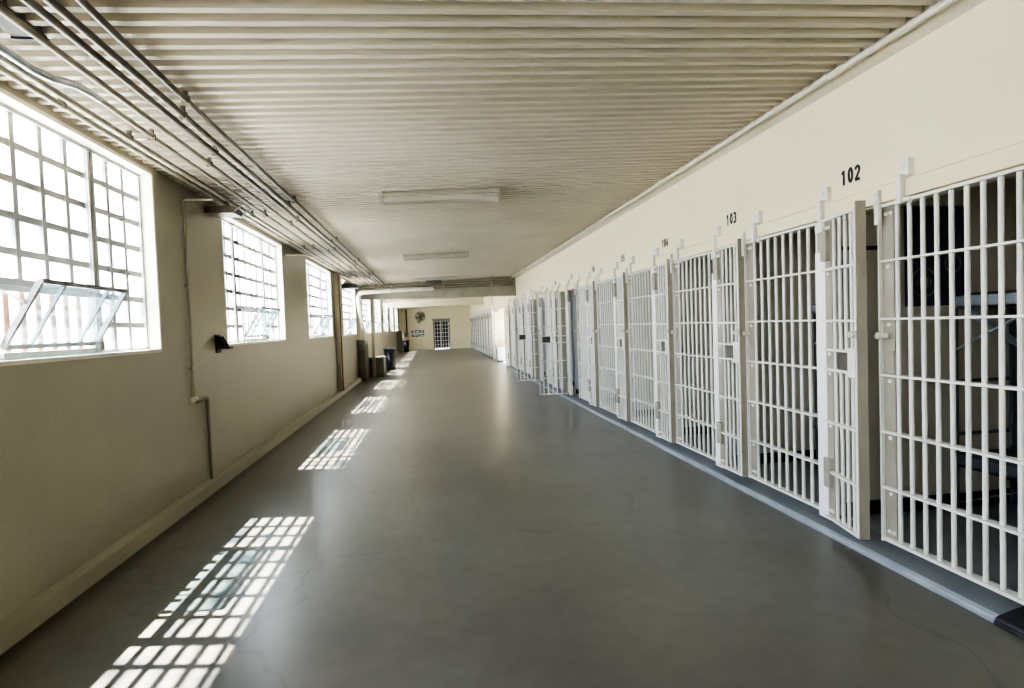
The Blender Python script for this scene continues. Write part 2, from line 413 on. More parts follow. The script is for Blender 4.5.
def rivet(parent, p):
    if not RV:
        m_ = MB(); m_.dome((0, 0, 0), .014, .012); o = m_.build('rivet', M['white'], parent); RV.append(o)
    else:
        o = RV[0].copy(); COL.objects.link(o); o.parent = parent
    o.location = p
def make_panel(dw, nb=9):
    # from the door (far side) to the next post (near side); origin at the far post
    r = thing('barred_panel', '', 'cell front')
    ys = -dw + .010; ye = -PITCH + .062
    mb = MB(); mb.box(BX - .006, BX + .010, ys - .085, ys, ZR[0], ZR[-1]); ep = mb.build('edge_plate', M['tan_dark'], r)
    mb = MB(); mb.box(BX - .03, BX + .03, ys, ys + .010, .092, ZR[-1] + .012); mb.build('edge_flange', M['white'], r)
    for z, dy in [(z - .035, -.045) for z in ZR[1:-1]] + [(z, d_) for z in (ZR[-1] - .05, ZR[0] + .05) for d_ in (-.03, -.065)]:
        rivet(ep, (BX - .006, ys + dy, z))
    mb = MB(); mb.box(BX - .016, BX - .004, ys - .082, ys - .012, 1.13, 1.27); mb.build('strike_plate', M['tan_dark'], r, bevel=.008)
    mb = MB(); mb.tube([(BX - .02, ys - .05, 1.36), (BX - .06, ys - .018, 1.36)], .018, 8); mb.lathe([(.0, -.0), (.022, .0), (.022, .02), (0, .02)], (BX - .065, ys - .018, 1.36), 'x', 8)
    mb.build('lock_lug', M['conduit_pale'], r)
    first = ys - .105; sp = (first - (ye + .03)) / (nb - 1)
    for i in range(nb):
        yy = first - sp * i
        mb = MB(); mb.tube([(BX, yy, ZR[0]), (BX, yy, ZR[-1] + .01)], .0128, 10); mb.build('bar', M['white'], r)
    for z in ZR:
        t = .013 if 0 < ZR.index(z) < 6 else .018
        mb = MB(); mb.box(BX - .032, BX + .032, ye, ys, z - t / 2, z + t / 2); mb.build('rail', M['white'], r, bevel=.002)
    for yy, w in ((ys - .18, .03), ):
        mb = MB(); mb.box(2.672, 2.703, yy - .014, yy + .014, 2.12, 2.275); mb.box(2.672, RX - .002, yy - .014, yy + .014, 2.268, 2.284)
        mb.box(2.708, RX - .001, yy - .034, yy + .030, 2.275, 2.372); mb.dome((2.708, yy, 2.33), .013, .01)
        mb.box(2.690, 2.74, yy - .06, yy + .05, 2.128, 2.150); mb.dome((2.70, yy - .05, 2.125), .016, .016, (0, 0, -1))
        mb.build('clamp', M['white'], r, bevel=.003)
    mb = MB(); mb.box(2.680, 2.704, ys - .024, ys + .006, 2.03, 2.235); mb.dome((2.680, ys - .009, 2.205), .012, .01); mb.dome((2.680, ys - .009, 2.16), .012, .01)
    mb.build('door_stop', M['white'], r, bevel=.003)
    return r
def make_door(dw):
    # hinge line at the origin, leaf runs to -y, bars in the plane x = 0, edge channel towards +x
    r = thing('cell_door', '', 'cell door')
    W = dw - .098
    ZD = [.112, .430, .772, 1.128, 1.262, 1.455, 1.800, 2.132]
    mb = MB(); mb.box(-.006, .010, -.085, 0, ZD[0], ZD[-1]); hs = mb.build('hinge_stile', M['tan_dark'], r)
    for z, dy in [(z - .03, -.045) for z in ZD[1:-1]] + [(z, d_) for z in (.16, 2.08) for d_ in (-.03, -.06)]:
        rivet(hs, (-.006, dy, z))
    mb = MB(); mb.box(-.022, .0, -W, -W + .026, ZD[0] - .01, ZD[-1] + .008); mb.build('lock_stile', M['white'], r, bevel=.003)
    mb = MB(); mb.box(-.022, .040, -W - .007, -W, ZD[0] - .012, ZD[-1] + .05); mb.build('edge_channel', M['tan_dark'], r)
    nb = max(4, int(round((W - .12) / .082)))
    for i in range(nb):
        yy = -.112 - (W - .112 - .045) * i / (nb - .45)
        mb = MB(); mb.tube([(0, yy, ZD[0]), (0, yy, 1.128)], .0122, 8); mb.tube([(0, yy, 1.262), (0, yy, ZD[-1])], .0122, 8)
        if i == 0: mb.tube([(0, yy, 1.128), (0, yy, 1.262)], .0122, 8)
        mb.build('bar', M['white'], r)
    for z in ZD:
        mb = MB(); mb.box(-.028, .028, -W, -.005 if z > .2 else 0, z - .008, z + .008); mb.build('rail', M['white'], r, bevel=.002)
    mb = MB(); mb.box(-.005, .03, -W + .09, -W + .245, 1.136, 1.254); mb.build('food_slot_flap', M['cabinet'], r)
    mb = MB(); mb.box(-.030, -.002, -W + .006, -W + .092, 1.10, 1.285); mb.box(-.034, -.028, -W + .04, -W + .055, 1.17, 1.21); mb.build('lock_plate', M['white'], r, bevel=.005)
    mb = MB(); mb.tube([(-.02, -W + .05, 1.37), (-.05, -W + .02, 1.37)], .02, 8); mb.box(-.03, .0, -W - .0, -W + .06, 1.345, 1.395); mb.build('padlock_lug', M['conduit_pale'], r)
    mb = MB(); mb.box(-.036, .012, -.07, .007, .32, .52); mb.box(-.036, .012, -.07, .007, 1.86, 2.06)
    mb.build('hinge', M['tan_dark'], r, bevel=.004)
    return r
def ell(cx, cy, rx, ry, a0, a1, n=14):
    return [(cx + rx * math.cos(math.radians(a0 + (a1 - a0) * i / n)), cy + ry * math.sin(math.radians(a0 + (a1 - a0) * i / n))) for i in range(n + 1)]
DIG = {'0': [ell(.22, .5, .15, .41, 90, 450, 26)], '1': [[(.06, .74), (.22, .90), (.22, .0)]],
       '2': [ell(.22, .69, .16, .22, 165, -30, 12) + [(.06, .08), (.40, .08)]], '3': [ell(.20, .71, .16, .20, 150, -80, 12) + ell(.20, .28, .18, .21, 80, -150, 12)],
       '4': [[(.31, 0), (.31, .90), (.04, .30), (.42, .30)]], '5': [[(.38, .91), (.10, .91), (.09, .50)] + ell(.20, .32, .18, .25, 110, -140, 12)],
       '6': [ell(.22, .30, .155, .22, 0, 360, 18), ell(.40, .34, .335, .58, 100, 180, 8)], '7': [[(.04, .91), (.39, .91), (.16, 0)]],
       '8': [ell(.22, .70, .135, .20, 0, 360, 18), ell(.22, .29, .16, .21, 0, 360, 18)], '9': [ell(.22, .62, .155, .29, 0, 360, 18), [(.37, .62), (.33, .2), (.20, .03)]]}
def numtext(t, y, z, h):
    mb = MB(); hw = .105; adv = .60; n = len(t); k_ = 0
    def P(u, v): return (RX - .0012 - .0001 * (k_ % 9), y - (u - adv * n / 2 + .03) * h, z + (v - .47) * h)
    for i, ch in enumerate(t):
        for pl in DIG[ch]:
            pl = [(u + adv * i, v) for u, v in pl]
            for a_, b_ in zip(pl[:-1], pl[1:]):
                dx, dy = b_[0] - a_[0], b_[1] - a_[1]; L_ = math.hypot(dx, dy) or 1; ex, ey = dx / L_ * hw * .35, dy / L_ * hw * .35; nx, ny = -dy / L_ * hw, dx / L_ * hw
                k_ += 1
                mb.add([P(a_[0] - ex + nx, a_[1] - ey + ny), P(b_[0] + ex + nx, b_[1] + ey + ny), P(b_[0] + ex - nx, b_[1] + ey - ny), P(a_[0] - ex - nx, a_[1] - ey - ny)], [(0, 1, 2, 3)])
    return mb.build('cell_number', M['number'], recalc=False)

post0 = make_post(); panelA = make_panel(.50, 10); panelN = make_panel(.50); doorN = make_door(.50); panelW = make_panel(.66, 8); doorW = make_door(.66)
WIDE = {5: math.radians(96), 7: math.radians(94)}
used = set()
def place(proto, loc, rz=0):
    o = proto if proto.name not in used else copy_tree(proto)
    used.add(proto.name); used.add(o.name)
    o.location = loc; o.rotation_euler = (0, 0, rz)
    return o
def where(k):
    return ORD[k]
for k, (ya, yb) in enumerate(cells):
    num = str(102 + k)
    p = place(post0, (0, yb, 0))
    tag(p, 'white steel post left of number %s, %s along the near cell row' % (num, where(k)), 'post', 'posts between the cells')
    wide = k in WIDE
    f = place(panelW if wide else panelA if k == 0 else panelN, (0, yb, 0))
    extra = {0: 'white barred panel of the nearest cell with a dark banner behind its bars', 5: 'white barred panel with a blue grey curtain drawn behind its bars'}.get(k)
    tag(f, extra or 'white barred panel right of number %s, %s along the near row' % (num, where(k)), 'cell front', 'fixed barred panels')
    ang = WIDE.get(k, math.radians(-0)) if k else math.radians(11.5)
    d = place(doorW if wide else doorN, (2.672 - (.045 if wide else 0), yb - .070, 0), -ang)
    if k == 0: lab = 'white barred cell door standing slightly ajar beside number 102'
    elif k == 5: lab = 'white barred door swung wide open into the hall, nearer of the two open leaves'
    elif k == 7: lab = 'white barred door swung wide open into the hall, farther of the two open leaves'
    else: lab = 'closed white barred door under number %s, %s along the near row' % (num, where(k))
    tag(d, lab, 'cell door', 'cell doors')
    t = numtext(num, yb - .225, 2.40, .10)
    tag(t, 'black stencilled number %s on the cream wall above the cell front' % num, 'number', 'cell numbers')
for k, (ya, yb) in enumerate(cells_far):
    p = place(post0, (0, yb, 0)); tag(p, 'white steel post in the far cell row, %s past the pillars' % where(k), 'post', 'posts of the far cells')
    f = place(panelN, (0, yb, 0)); tag(f, 'white barred panel in the far cell row, %s past the pillars' % where(k), 'cell front', 'barred panels of the far cells')
    d = place(doorN, (2.672, yb - .070, 0)); tag(d, 'closed white barred door in the far cell row, %s past the pillars' % where(k), 'cell door', 'doors of the far cells')

# pillars and recess between the two cell rows
for yy, x0, x1, m_, lab in ((20.16, 2.63, 2.74, 'post', 'pale square pillar at the end of the near cell row'), (23.62, 2.55, 2.62, 'tan', 'thin grey square pillar at the start of the far cell row')):
    mb = MB(); mb.box(x0, x1, yy, yy + .12, .012, 2.98 if yy > 21 else 2.15); mb.box(x0 - .02, x1 + .02, yy - .02, yy + .14, 0, .04)
    tag(mb.build('square_pillar', M[m_], bevel=.006), lab, 'pillar')
mb = MB(); mb.box(2.88, 5.2, 20.12, 20.3, 0, 2.6); mb.box(2.88, 5.2, 23.7, 23.9, 0, 2.6)
struct(mb.build('wall_passage', M['header']))
mb = MB()
for i in range(9):
    x0 = 2.66 + i * .07; mb.box(x0, x0 + .065, 23.60 + .012 * (i % 2), 23.63 + .012 * (i % 2), .0, 2.10)
tag(mb.build('slatted_screen', M['tan']), 'white slatted screen across the passage behind the low cabinet', 'screen')
c = thing('low_cabinet', 'low pale cabinet standing in the passage in front of the white screen', 'cabinet', (2.95, 23.2, 0))
mb = MB(); mb.box(-.28, .28, -.22, .24, .07, .60); mb.build('cabinet_body', M['boxpale'], c, bevel=.006)
mb = MB(); mb.box(-.30, .30, -.25, .26, .60, .63); mb.build('cabinet_top', M['thredge'], c, bevel=.006)
mb = MB(); mb.box(-.26, .26, -.19, .22, 0, .07); mb.build('plinth', M['black'], c)

# ------------------------------------------------------------------ inside the near cells
mb = MB()
n = 8
vs = []; 
for j in range(7):
    for i in range(n + 1):
        vs.append((3.283 + .51 * i / n, 3.497 - .004 - .004 * math.sin(i * 1.9) * (1 - j / 9), 1.535 + .70 * j / 6))
mb.add(vs, [(j * (n + 1) + i, j * (n + 1) + i + 1, (j + 1) * (n + 1) + i + 1, (j + 1) * (n + 1) + i) for j in range(6) for i in range(n)], True)
bn = tag(mb.build('banner', M['navy'], recalc=False), 'dark navy banner with a faint round emblem in the nearest cell', 'banner')
def ring(mb, cx, cz, r0, r1, y, n=24):
    vs = [(cx + r * math.cos(2 * PI * k / n), y, cz + r * math.sin(2 * PI * k / n)) for r in (r0, r1) for k in range(n)]
    mb.add(vs, [(k, (k + 1) % n, n + (k + 1) % n, n + k) for k in range(n)])
mb = MB(); ring(mb, 3.66, 1.83, .055, .068, 3.485); ring(mb, 3.66, 1.83, .0, .022, 3.485)
ring(mb, 3.43, 1.70, .095, .103, 3.485)
for i in range(7): mb.box(3.345 + i * .026, 3.357 + i * .026, 3.484, 3.486, 1.645 + .018 * abs(i - 3), 1.755 - .018 * abs(i - 3))
mb.build('emblem', M['print'], bn)
def make_bunk():
    r = thing('bunk_bed', '', 'bunk')
    # two decks along the side wall of the cell
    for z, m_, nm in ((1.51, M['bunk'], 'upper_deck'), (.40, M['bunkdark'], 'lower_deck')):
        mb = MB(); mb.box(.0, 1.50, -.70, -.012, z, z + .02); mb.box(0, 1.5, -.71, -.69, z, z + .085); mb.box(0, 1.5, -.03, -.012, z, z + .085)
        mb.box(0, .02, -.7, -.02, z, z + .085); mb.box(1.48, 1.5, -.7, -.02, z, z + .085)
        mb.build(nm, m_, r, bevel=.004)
        mb = MB(); mb.box(.03, 1.47, -.67, -.04, z + .022, z + .105); mb.build('mattress', M['mattress'], r, bevel=.03)
    for x in (.03, 1.46):
        mb = MB(); mb.bar((x, -.03, 1.22), (x, -.6, 1.52), .035, .012); mb.build('bracket', M['bunk'], r)
        mb = MB(); mb.bar((x, -.03, .13), (x, -.6, .40), .035, .012); mb.build('bracket', M['bunkdark'], r)
    mb = MB(); mb.bar((.10, -.05, 1.50), (.50, -.05, 1.24), .05, .03); mb.build('brace', M['bunk'], r)
    for x in (.02, .47): 
        mb = MB(); mb.box(x, x + (.012 if x < .1 else .04), -.04, -.018, .09, 1.60); mb.build('upright', M['bunkdark'], r)
    for z in (.61, .985):
        mb = MB(); mb.box(.03, .50, -.03, -.014, z, z + .022); mb.build('crossbar', M['bunkdark'], r)
    return r
bk = make_bunk()
for k in range(5):
    o = bk if k == 0 else copy_tree(bk)
    o.location = (3.63, cells[k][1] - .062, 0)
    tag(o, 'grey steel double bunk on the side wall of the cell under number %d' % (102 + k), 'bunk', 'bunks in the cells')
# drawn curtain in the sixth cell
mb = MB(); ya, yb = cells[5]; vs = []; nn = 60
for i in range(nn + 1):
    t = i / nn; yy = ya + .07 + t * .80; dx = .022 * math.sin(t * 2 * PI * 8) + .01 * math.sin(t * 31)
    vs += [(2.86 + dx * 1.3, yy, .16), (2.86 + dx, yy, 1.2), (2.86 + dx * .6, yy, 2.14)]
mb.add(vs, [(3 * i + j, 3 * i + 3 + j, 3 * i + 4 + j, 3 * i + 1 + j) for i in range(nn) for j in range(2)], True)
cu = thing('curtain', 'blue grey curtain drawn behind the bars of the cell beside the open door', 'curtain', (0, 0, 0))
mb.build('cloth', M['curtain'], cu, recalc=False)
mb = MB(); mb.tube([(2.86, ya + .05, 2.15), (2.86, ya + .90, 2.15)], .012, 8); mb.build('curtain_rod', M['steel'], cu)

# ------------------------------------------------------------------ ceiling: lights, conduits, beams, pipes
lt = None
for i, yy in enumerate((6.22, 11.3, 16.5)):
    if lt is None:
        lt = thing('ceiling_light', '', 'ceiling light')
        zb = zc(.15)
        mb = MB(); mb.box(-.645, .645, -.13, .13, -.035, .012); mb.build('housing', M['fixture'], lt, bevel=.006)
        mb = MB(); mb.prism([(-.115, -.036), (-.085, -.082), (.085, -.082), (.115, -.036)], -.615, .615, 'x'); mb.build('diffuser', M['diffuser'], lt, bevel=.01)
        for s_ in (-1, 1):
            mb = MB(); mb.prism([(-.13, -.030), (-.092, -.092), (.092, -.092), (.13, -.030)], s_ * .615, s_ * .645, 'x'); mb.build('end_cap', M['fixture'], lt, bevel=.004)
        o = lt
    else: o = copy_tree(lt)
    o.location = (.15, yy, zc(.15) - .012); o.rotation_euler = (0, -math.atan(SL), 0)
    tag(o, ['nearest and largest looking long fluorescent fitting on the ribbed ceiling', 'middle long fluorescent fitting on the ribbed ceiling', 'farthest long fluorescent fitting, just before the crossbeam'][i], 'ceiling light', 'fluorescent fittings')

# conduits along the window side: (x, drop below deck, radius, material, label)
CON = [(-2.035, .050, .018, 'conduit', 'painted conduit under the ceiling nearest the window wall'),
       (-1.955, .052, .018, 'conduit', 'painted conduit second from the window wall under the ceiling'),
       (-1.68, .050, .018, 'conduit', 'single painted conduit with a clamp, fourth from the window wall'),
       (-1.535, .055, .019, 'conduit_dark', 'dark conduit of the close pair, on the window side'),
       (-1.455, .055, .019, 'conduit_dark', 'dark conduit of the close pair, on the cell side')]
YE = 17.35
def clips(r, x, z, rad, step=2.4, y0=.8):
    yy = y0
    while yy < 16.5:
        mb = MB(); mb.box(x - .012, x + .012, yy, yy + .02, z + rad * .6, zc(x) - .001)
        mb.box(x - rad - .003, x + rad + .003, yy, yy + .02, z - rad - .003, z + rad)
        mb.build('clip', M['conduit_dark'], r); yy += step
for x, dr, rad, m_, lab in CON:
    r = thing('conduit', lab, 'conduit', group='ceiling conduits')
    z = zc(x) - dr
    mb = MB(); mb.tube([(x, -2, z), (x, 4 + (x % .3) * 8, z), (x, YE, z)], rad, 10); mb.build('pipe', M[m_], r)
    clips(r, x, z, rad, 2.6, .9 + (x * 7 % 1.3))
# silver conduit with a kink
r = thing('conduit', 'shiny galvanised conduit with a kink, third from the window wall', 'conduit', group='ceiling conduits')
x = -1.86; z = zc(x) - .05
mb = MB(); mb.tube([(x + .0, -2, z - .03), (x + .0, 3.05, z - .03), (x + .01, 3.16, z - .022), (x + .045, 3.30, z + .002), (x + .055, 3.42, z + .008), (x + .055, 3.5, z + .008)], .021, 10); mb.build('pipe', M['steel'], r)
mb = MB(); mb.tube([(x + .055, 3.48, z + .008), (x + .055, 3.7, z + .004), (x + .05, 5, z), (x + .05, YE, z)], .017, 10); mb.build('pipe', M['conduit'], r)
clips(r, x + .05, z, .02, 2.6, 4.1)
# conduit that starts at a junction box
r = thing('junction_box', 'square galvanised junction box at the top left of the ceiling', 'junction box')
mb = MB(); mb.box(-1.45, -1.30, 2.12, 2.40, 2.832, 2.885); mb.build('box_body', M['steel'], r, bevel=.006)
mb = MB(); mb.box(-1.455, -1.295, 2.115, 2.405, 2.826, 2.833); mb.build('cover_plate', M['steel'], r)
r = thing('conduit', 'conduit running down the hall from the galvanised junction box, farthest from the window wall', 'conduit', group='ceiling conduits')
x = -1.352; z = zc(x) - .050
mb = MB(); mb.tube([(x + .02, 2.405, 2.858), (x + .015, 2.55, 2.858), (x, 2.78, z), (x, YE, z)], .017, 10); mb.build('pipe', M['conduit_dark'], r); clips(r, x, z, .018, 2.6, 3.5)
r = thing('junction_box', 'flat dark metal box set up among the conduits above the nearest window', 'junction box')
mb = MB(); mb.box(-1.83, -1.70, 2.62, 2.90, zc(-1.8) - .012, zc(-1.8) + .03); mb.build('box_body', M['boxgrey'], r)
mb = MB(); mb.box(-1.84, -1.69, 2.88, 2.90, zc(-1.8) - .02, zc(-1.8) - .008); mb.build('cover_lip', M['black'], r)
# right hand conduit under the ceiling edge
r = thing('conduit', 'pale conduit running along the top of the cell side wall', 'conduit')
mb = MB(); mb.tube([(2.618, Y0 + .1, 3.042), (2.618, 17, 3.042), (2.618, 29, 3.042)], .020, 10); mb.build('pipe', M['conduit_pale'], r)
for yy in (3.35, 6.9, 10.1, 13.6):
    mb = MB(); mb.tube([(2.618, yy, 3.042), (2.618, yy + .05, 3.042)], .026, 10); mb.box(2.618, 2.648, yy - .02, yy + .0, 3.03, 3.055); mb.build('coupling', M['conduit_pale'], r)

# conduit up the window wall with an arm to the exit box
r = thing('conduit', 'thin painted conduit rising up the window wall between the first two windows', 'conduit')
zt = 2.745; yv = 5.50
mb = MB(); mb.tube([(WX + .022, yv, .93), (WX + .022, yv, zt - .03)] + arc((WX + .048, yv, zt - .03), .03, PI, PI / 2, 'xz') + [(-1.93, yv, zt)], .013, 8); mb.build('pipe', M['wall_left'], r)
mb = MB(); mb.tube([(WX + .022, yv - .01, .94), (WX + .05, yv - .03, .90), (WX + .05, yv + .20, .905), (WX + .02, yv + .30, .90), (WX + .022, yv + .30, .86), (WX + .022, yv + .30, .10)], .015, 8); mb.build('pipe_jog', M['conduit'], r)
mb = MB(); mb.box(WX, WX + .05, yv - .03, yv + .03, .885, .945); mb.build('elbow_fitting', M['conduit_pale'], r, bevel=.01)
for z in (1.2, 1.95): 
    mb = MB(); mb.box(WX, WX + .034, yv - .03, yv + .03, z, z + .02); mb.build('clip', M['wall_left'], r)
r = thing('lamp_box', 'long grey metal box under the conduits before the second window', 'box')
mb = MB(); mb.box(-2.20, -1.93, 6.02, 6.30, 2.735, 2.805); mb.build('box_body', M['conduit'], r, bevel=.005)
mb = MB(); mb.box(-2.20, -1.93, 6.0, 6.02, 2.728, 2.74); mb.build('box_lip', M['conduit'], r)
mb = MB()
for s_ in (0, 1): mb.bar((-1.93, 6.05 + .22 * s_, 2.75), (-1.80, 6.05 + .22 * s_, 2.86), .018, .012)
mb.build('hanger', M['steel'], r)
r = thing('conduit', 'short horizontal conduit stub beside the third window head', 'conduit')
mb = MB(); mb.tube([(WX + .0, 9.2, 2.72), (-1.98, 9.25, 2.72), (-1.95, 9.4, 2.74), (-1.95, 10.2, 2.80)], .016, 8); mb.build('pipe', M['conduit_pale'], r)
# black telephone style wall bracket
r = thing('wall_bracket', 'small black wedge shaped bracket fixed to the window wall below the second window', 'bracket', (WX, 6.18, 1.36))
mb = MB(); mb.box(0, .016, -.05, .07, -.04, .15); mb.build('back_plate', M['black'], r, bevel=.003)
mb = MB(); mb.prism([(.014, .02), (.105, .02), (.05, .13), (.014, .13)], .035, .055); mb.prism([(.014, .02), (.105, .02), (.05, .13), (.014, .13)], -.045, -.025)
mb.build('side_cheek', M['black'], r)
mb = MB(); mb.box(.014, .135, -.05, .065, -.002, .024); mb.build('tray', M['black'], r, bevel=.006)
# boxed column between the third and fourth windows
r = thing('boxed_column', 'tan boxed column with a brown pipe between the third and fourth windows', 'column', (WX, 13.52, 0))
mb = MB(); mb.box(0, .10, -.10, .12, .10, zc(-2.15) - .03); mb.build('casing', M['pole'], r, bevel=.004)
mb = MB(); mb.tube([(.115, -.02, .104), (.115, -.02, zc(-2.1) - .03)], .018, 8); mb.build('pipe', M['brown'], r)
mb = MB(); mb.box(0, .14, -.16, .18, zc(-2.1) - .07, zc(-2.1) - .02); mb.build('cap', M['pole'], r)
r = thing('unit_heater', 'slate grey heater box hung under the pipes above the fourth window', 'heater', (-2.0, 14.6, 2.62))
mb = MB(); mb.box(-.17, .20, -.2, .25, -.05, .06); mb.build('heater_case', M['heater'], r, bevel=.01)
mb = MB(); mb.tube([(0, 0, .05), (0, 0, zc(-2.0) - 2.62)], .012, 8); mb.build('hanger', M['steel'], r)
mb = MB(); mb.tube([(.05, .05, .08), (-.15, .05, .10)], .045, 10); mb.build('flue', M['conduit_pale'], r)

# crossbeams
BY = 17.9
mb = MB(); mb.box(WX, RX, BY, BY + .25, 2.47, 2.70); mb.box(WX, RX, BY - .03, BY + .28, 2.685, 2.71); mb.box(WX, RX, BY - .03, BY + .28, 2.46, 2.485); mb.box(WX, RX, BY + .05, BY + .2, 2.7, 3.1)
struct(mb.build('trim_beam_near', M['fixture']))
mb = MB(); mb.box(WX, RX, 29.2, 29.5, 2.62, 3.1); struct(mb.build('trim_beam_far', M['header']))
for i, (z, yy, rad, m_, x0, x1, lab) in enumerate(((2.79, 17.55, .030, 'conduit', -2.1, 2.6, 'grey pipe crossing the hall above the beam, topmost of the crossing pipes'), (2.735, 17.72, .022, 'conduit', -1.9, 2.6, 'thin dark pipe crossing the hall just above the beam'), (2.85, 17.38, .020, 'conduit', -2.1, 2.4, 'dark pipe crossing the hall close under the ceiling where the conduits end'))):
    r = thing('cross_pipe', lab, 'pipe')
    mb = MB(); mb.tube([(x0, yy, z), (.3, yy, z + .02), (x1, yy, z + .06)], rad, 8); mb.build('pipe', M[m_], r)
    for x in (-1.2, .4, 1.9):
        mb = MB(); mb.box(x, x + .04, yy - .03, yy + .03, z - rad, zc(x) + .005); mb.build('hanger', M['fixture'], r)
r = thing('junction_box', 'dark cluster box on the crossing pipes at mid ceiling before the beam', 'junction box')
mb = MB(); mb.box(-.1, .35, 16.95, 17.25, 2.84, 2.955); mb.build('box_body', M['cabinet'], r, bevel=.01)
# lagged pipe along the beam, turning down to the cabinet
r = thing('lagged_pipe', 'thick cream lagged pipe bending down from the beam to the dark cabinet', 'pipe')
yy = 17.0
pts = [(.1, yy + .3, 2.70), (-.6, yy + .15, 2.68), (-1.90, yy, 2.62)] + arc((-1.92, yy, 2.44), .18, PI / 2, PI, 'xz', 7) + [(-2.09, yy + .2, 2.0), (-2.06, yy + .45, 1.60), (-2.06, yy + .62, 1.24)]
mb = MB(); mb.tube(pts, .062, 12); mb.build('pipe', M['duct'], r)
for p in ((-1.2, 17.08, 2.65), (-2.08, 17.3, 1.9)): mb = MB(); mb.lathe([(.06, -.03), (.07, -.03), (.07, .03), (.06, .03)], p, 'x' if p[2] > 2.4 else 'z', 12); mb.build('band', M['conduit_pale'], r)
# thin post standing before the box
r = thing('steel_column', 'thin pale steel column rising from the floor beside the grey box to the beam', 'column', (-1.82, 17.98, 0))
mb = MB(); mb.box(-.045, .045, -.045, .045, .0, 2.47); mb.build('shaft', M['pole'], r, bevel=.006)
mb = MB(); mb.box(-.09, .09, -.09, .09, 0, .02); mb.build('foot_plate', M['pole'], r)

# ------------------------------------------------------------------ things along the window wall
r = thing('radiator_cabinet', 'tall dark cabinet with ribs against the window wall under the bend of the lagged pipe', 'cabinet', (-2.10, 17.35, 0))
mb = MB(); mb.box(-.09, .13, -.30, .45, .02, 1.20); mb.build('case', M['cabinet'], r, bevel=.01)
for i in range(7): mb = MB(); mb.box(.13, .145, -.25 + i * .1, -.20 + i * .1, .15, 1.08); mb.build('rib', M['conduit_dark'], r)
mb = MB(); mb.box(-.1, .15, -.32, .47, 1.19, 1.22); mb.build('top', M['conduit'], r, bevel=.006)
r = thing('equipment_box', 'squat grey metal box on the floor behind the thin column', 'box', (-1.83, 18.55, 0))
mb = MB(); mb.box(-.29, .29, -.38, .42, .02, .60); mb.build('case', M['boxgrey'], r, bevel=.012)
mb = MB(); mb.box(-.31, .31, -.40, .44, .60, .635); mb.build('lid', M['conduit'], r, bevel=.006)
def make_bin(h, r0, r1):
    r = thing('trash_bin', '', 'bin')
    mb = MB(); mb.lathe([(0, .0), (r0, .0), (r0 * 1.02, .03), (r1, h), (r1 - .02, h), (r0 - .01, .05), (0, .05)], (0, 0, 0)); mb.build('barrel', M['bin'], r)
    mb = MB(); mb.lathe([(r1 - .01, h - .03), (r1 + .025, h - .03), (r1 + .03, h + .02), (r1 - .03, h + .025)], (0, 0, 0)); mb.build('rim', M['binrim'], r)
    for s_ in (-1, 1): mb = MB(); mb.box(-.07, .07, s_ * (r1 + .01) - .02, s_ * (r1 + .01) + .02, h - .16, h - .10); mb.build('handle', M['bin'], r)
    return r
b0 = make_bin(.80, .18, .225); b0.location = (-1.56, 21.3, 0); tag(b0, 'round navy trash bin with a grey rim just past the grey box', 'bin')
b1 = copy_tree(b0); b1.location = (-1.72, 37.6, 0); b1.scale = (1, 1, .95); tag(b1, 'dark trash bin by the far wall below the brown pipe', 'bin')
r = thing('framed_panel', 'upright grey metal panel in a tube frame against the window wall at the far end', 'panel', (-2.0, 35.2, 0))
mb = MB(); mb.box(-.16, .20, -.02, .02, .12, 1.42); mb.build('sheet', M['boxgrey'], r)
mb = MB(); mb.tube([(-.18, 0, 0), (-.18, 0, 1.46), (.24, 0, 1.46), (.24, 0, 0)], .02, 8); mb.build('tube_frame', M['conduit_pale'], r)
mb = MB(); mb.bar((.24, 0, .02), (.24, .5, .02), .03); mb.bar((-.18, 0, .02), (-.18, .5, .02), .03); mb.build('foot', M['conduit'], r)

# ------------------------------------------------------------------ far wall
d = bpy.data.objects.new('door_1', None); COL.objects.link(d); struct(d)
mb = MB(); f = .06
mb.box(DX0 - .02, DX0 + f, Y1 - .03, Y1 + .1, 0, DZ + .02); mb.box(DX1 - f, DX1 + .02, Y1 - .03, Y1 + .1, 0, DZ + .02); mb.box(DX0, DX1, Y1 - .03, Y1 + .1, DZ - f, DZ + .02)
mb.build('door_frame', M['conduit'], d)
mb = MB()
for i in range(6): xx = DX0 + .10 + i * (DX1 - DX0 - .2) / 5; mb.box(xx - .014, xx + .014, Y1 + .03, Y1 + .06, .03, DZ - f)
for j in range(8): zz = .06 + j * (DZ - .16) / 7; mb.box(DX0 + f, DX1 - f, Y1 + .025, Y1 + .065, zz - .012, zz + .012)
mb.box(.645, .685, Y1 + .0, Y1 + .04, .03, DZ - f)
mb.build('door_grille', M['white'], d)
mb = MB(); mb.box(DX0 + f, DX1 - f, Y1 + .13, Y1 + .17, 0, DZ); mb.build('door_dark_backing', M['black'], d)  # black sheet standing in for the darkness behind the grille
mb = MB(); mb.box(DX0 - .1, DX1 + .1, Y1 - .05, Y1, DZ + .02, DZ + .09); mb.build('door_lintel', M['pole'], d)
r = thing('wall_fan', 'round caged wall fan mounted high on the far wall left of the door', 'fan', (-.76, Y1 - .30, 2.33))
mb = MB()
for q in (.30, .24, .18, .12): mb.lathe([(q - .008, 0), (q, -.008), (q + .008, 0), (q, .008), (q - .008, 0)], (0, -.10 - .12 * (1 - q / .33), 0), 'y', 24)
mb.lathe([(.325, -.02), (.335, -.12), (.345, -.12), (.335, -.02)], (0, .04, 0), 'y', 28)
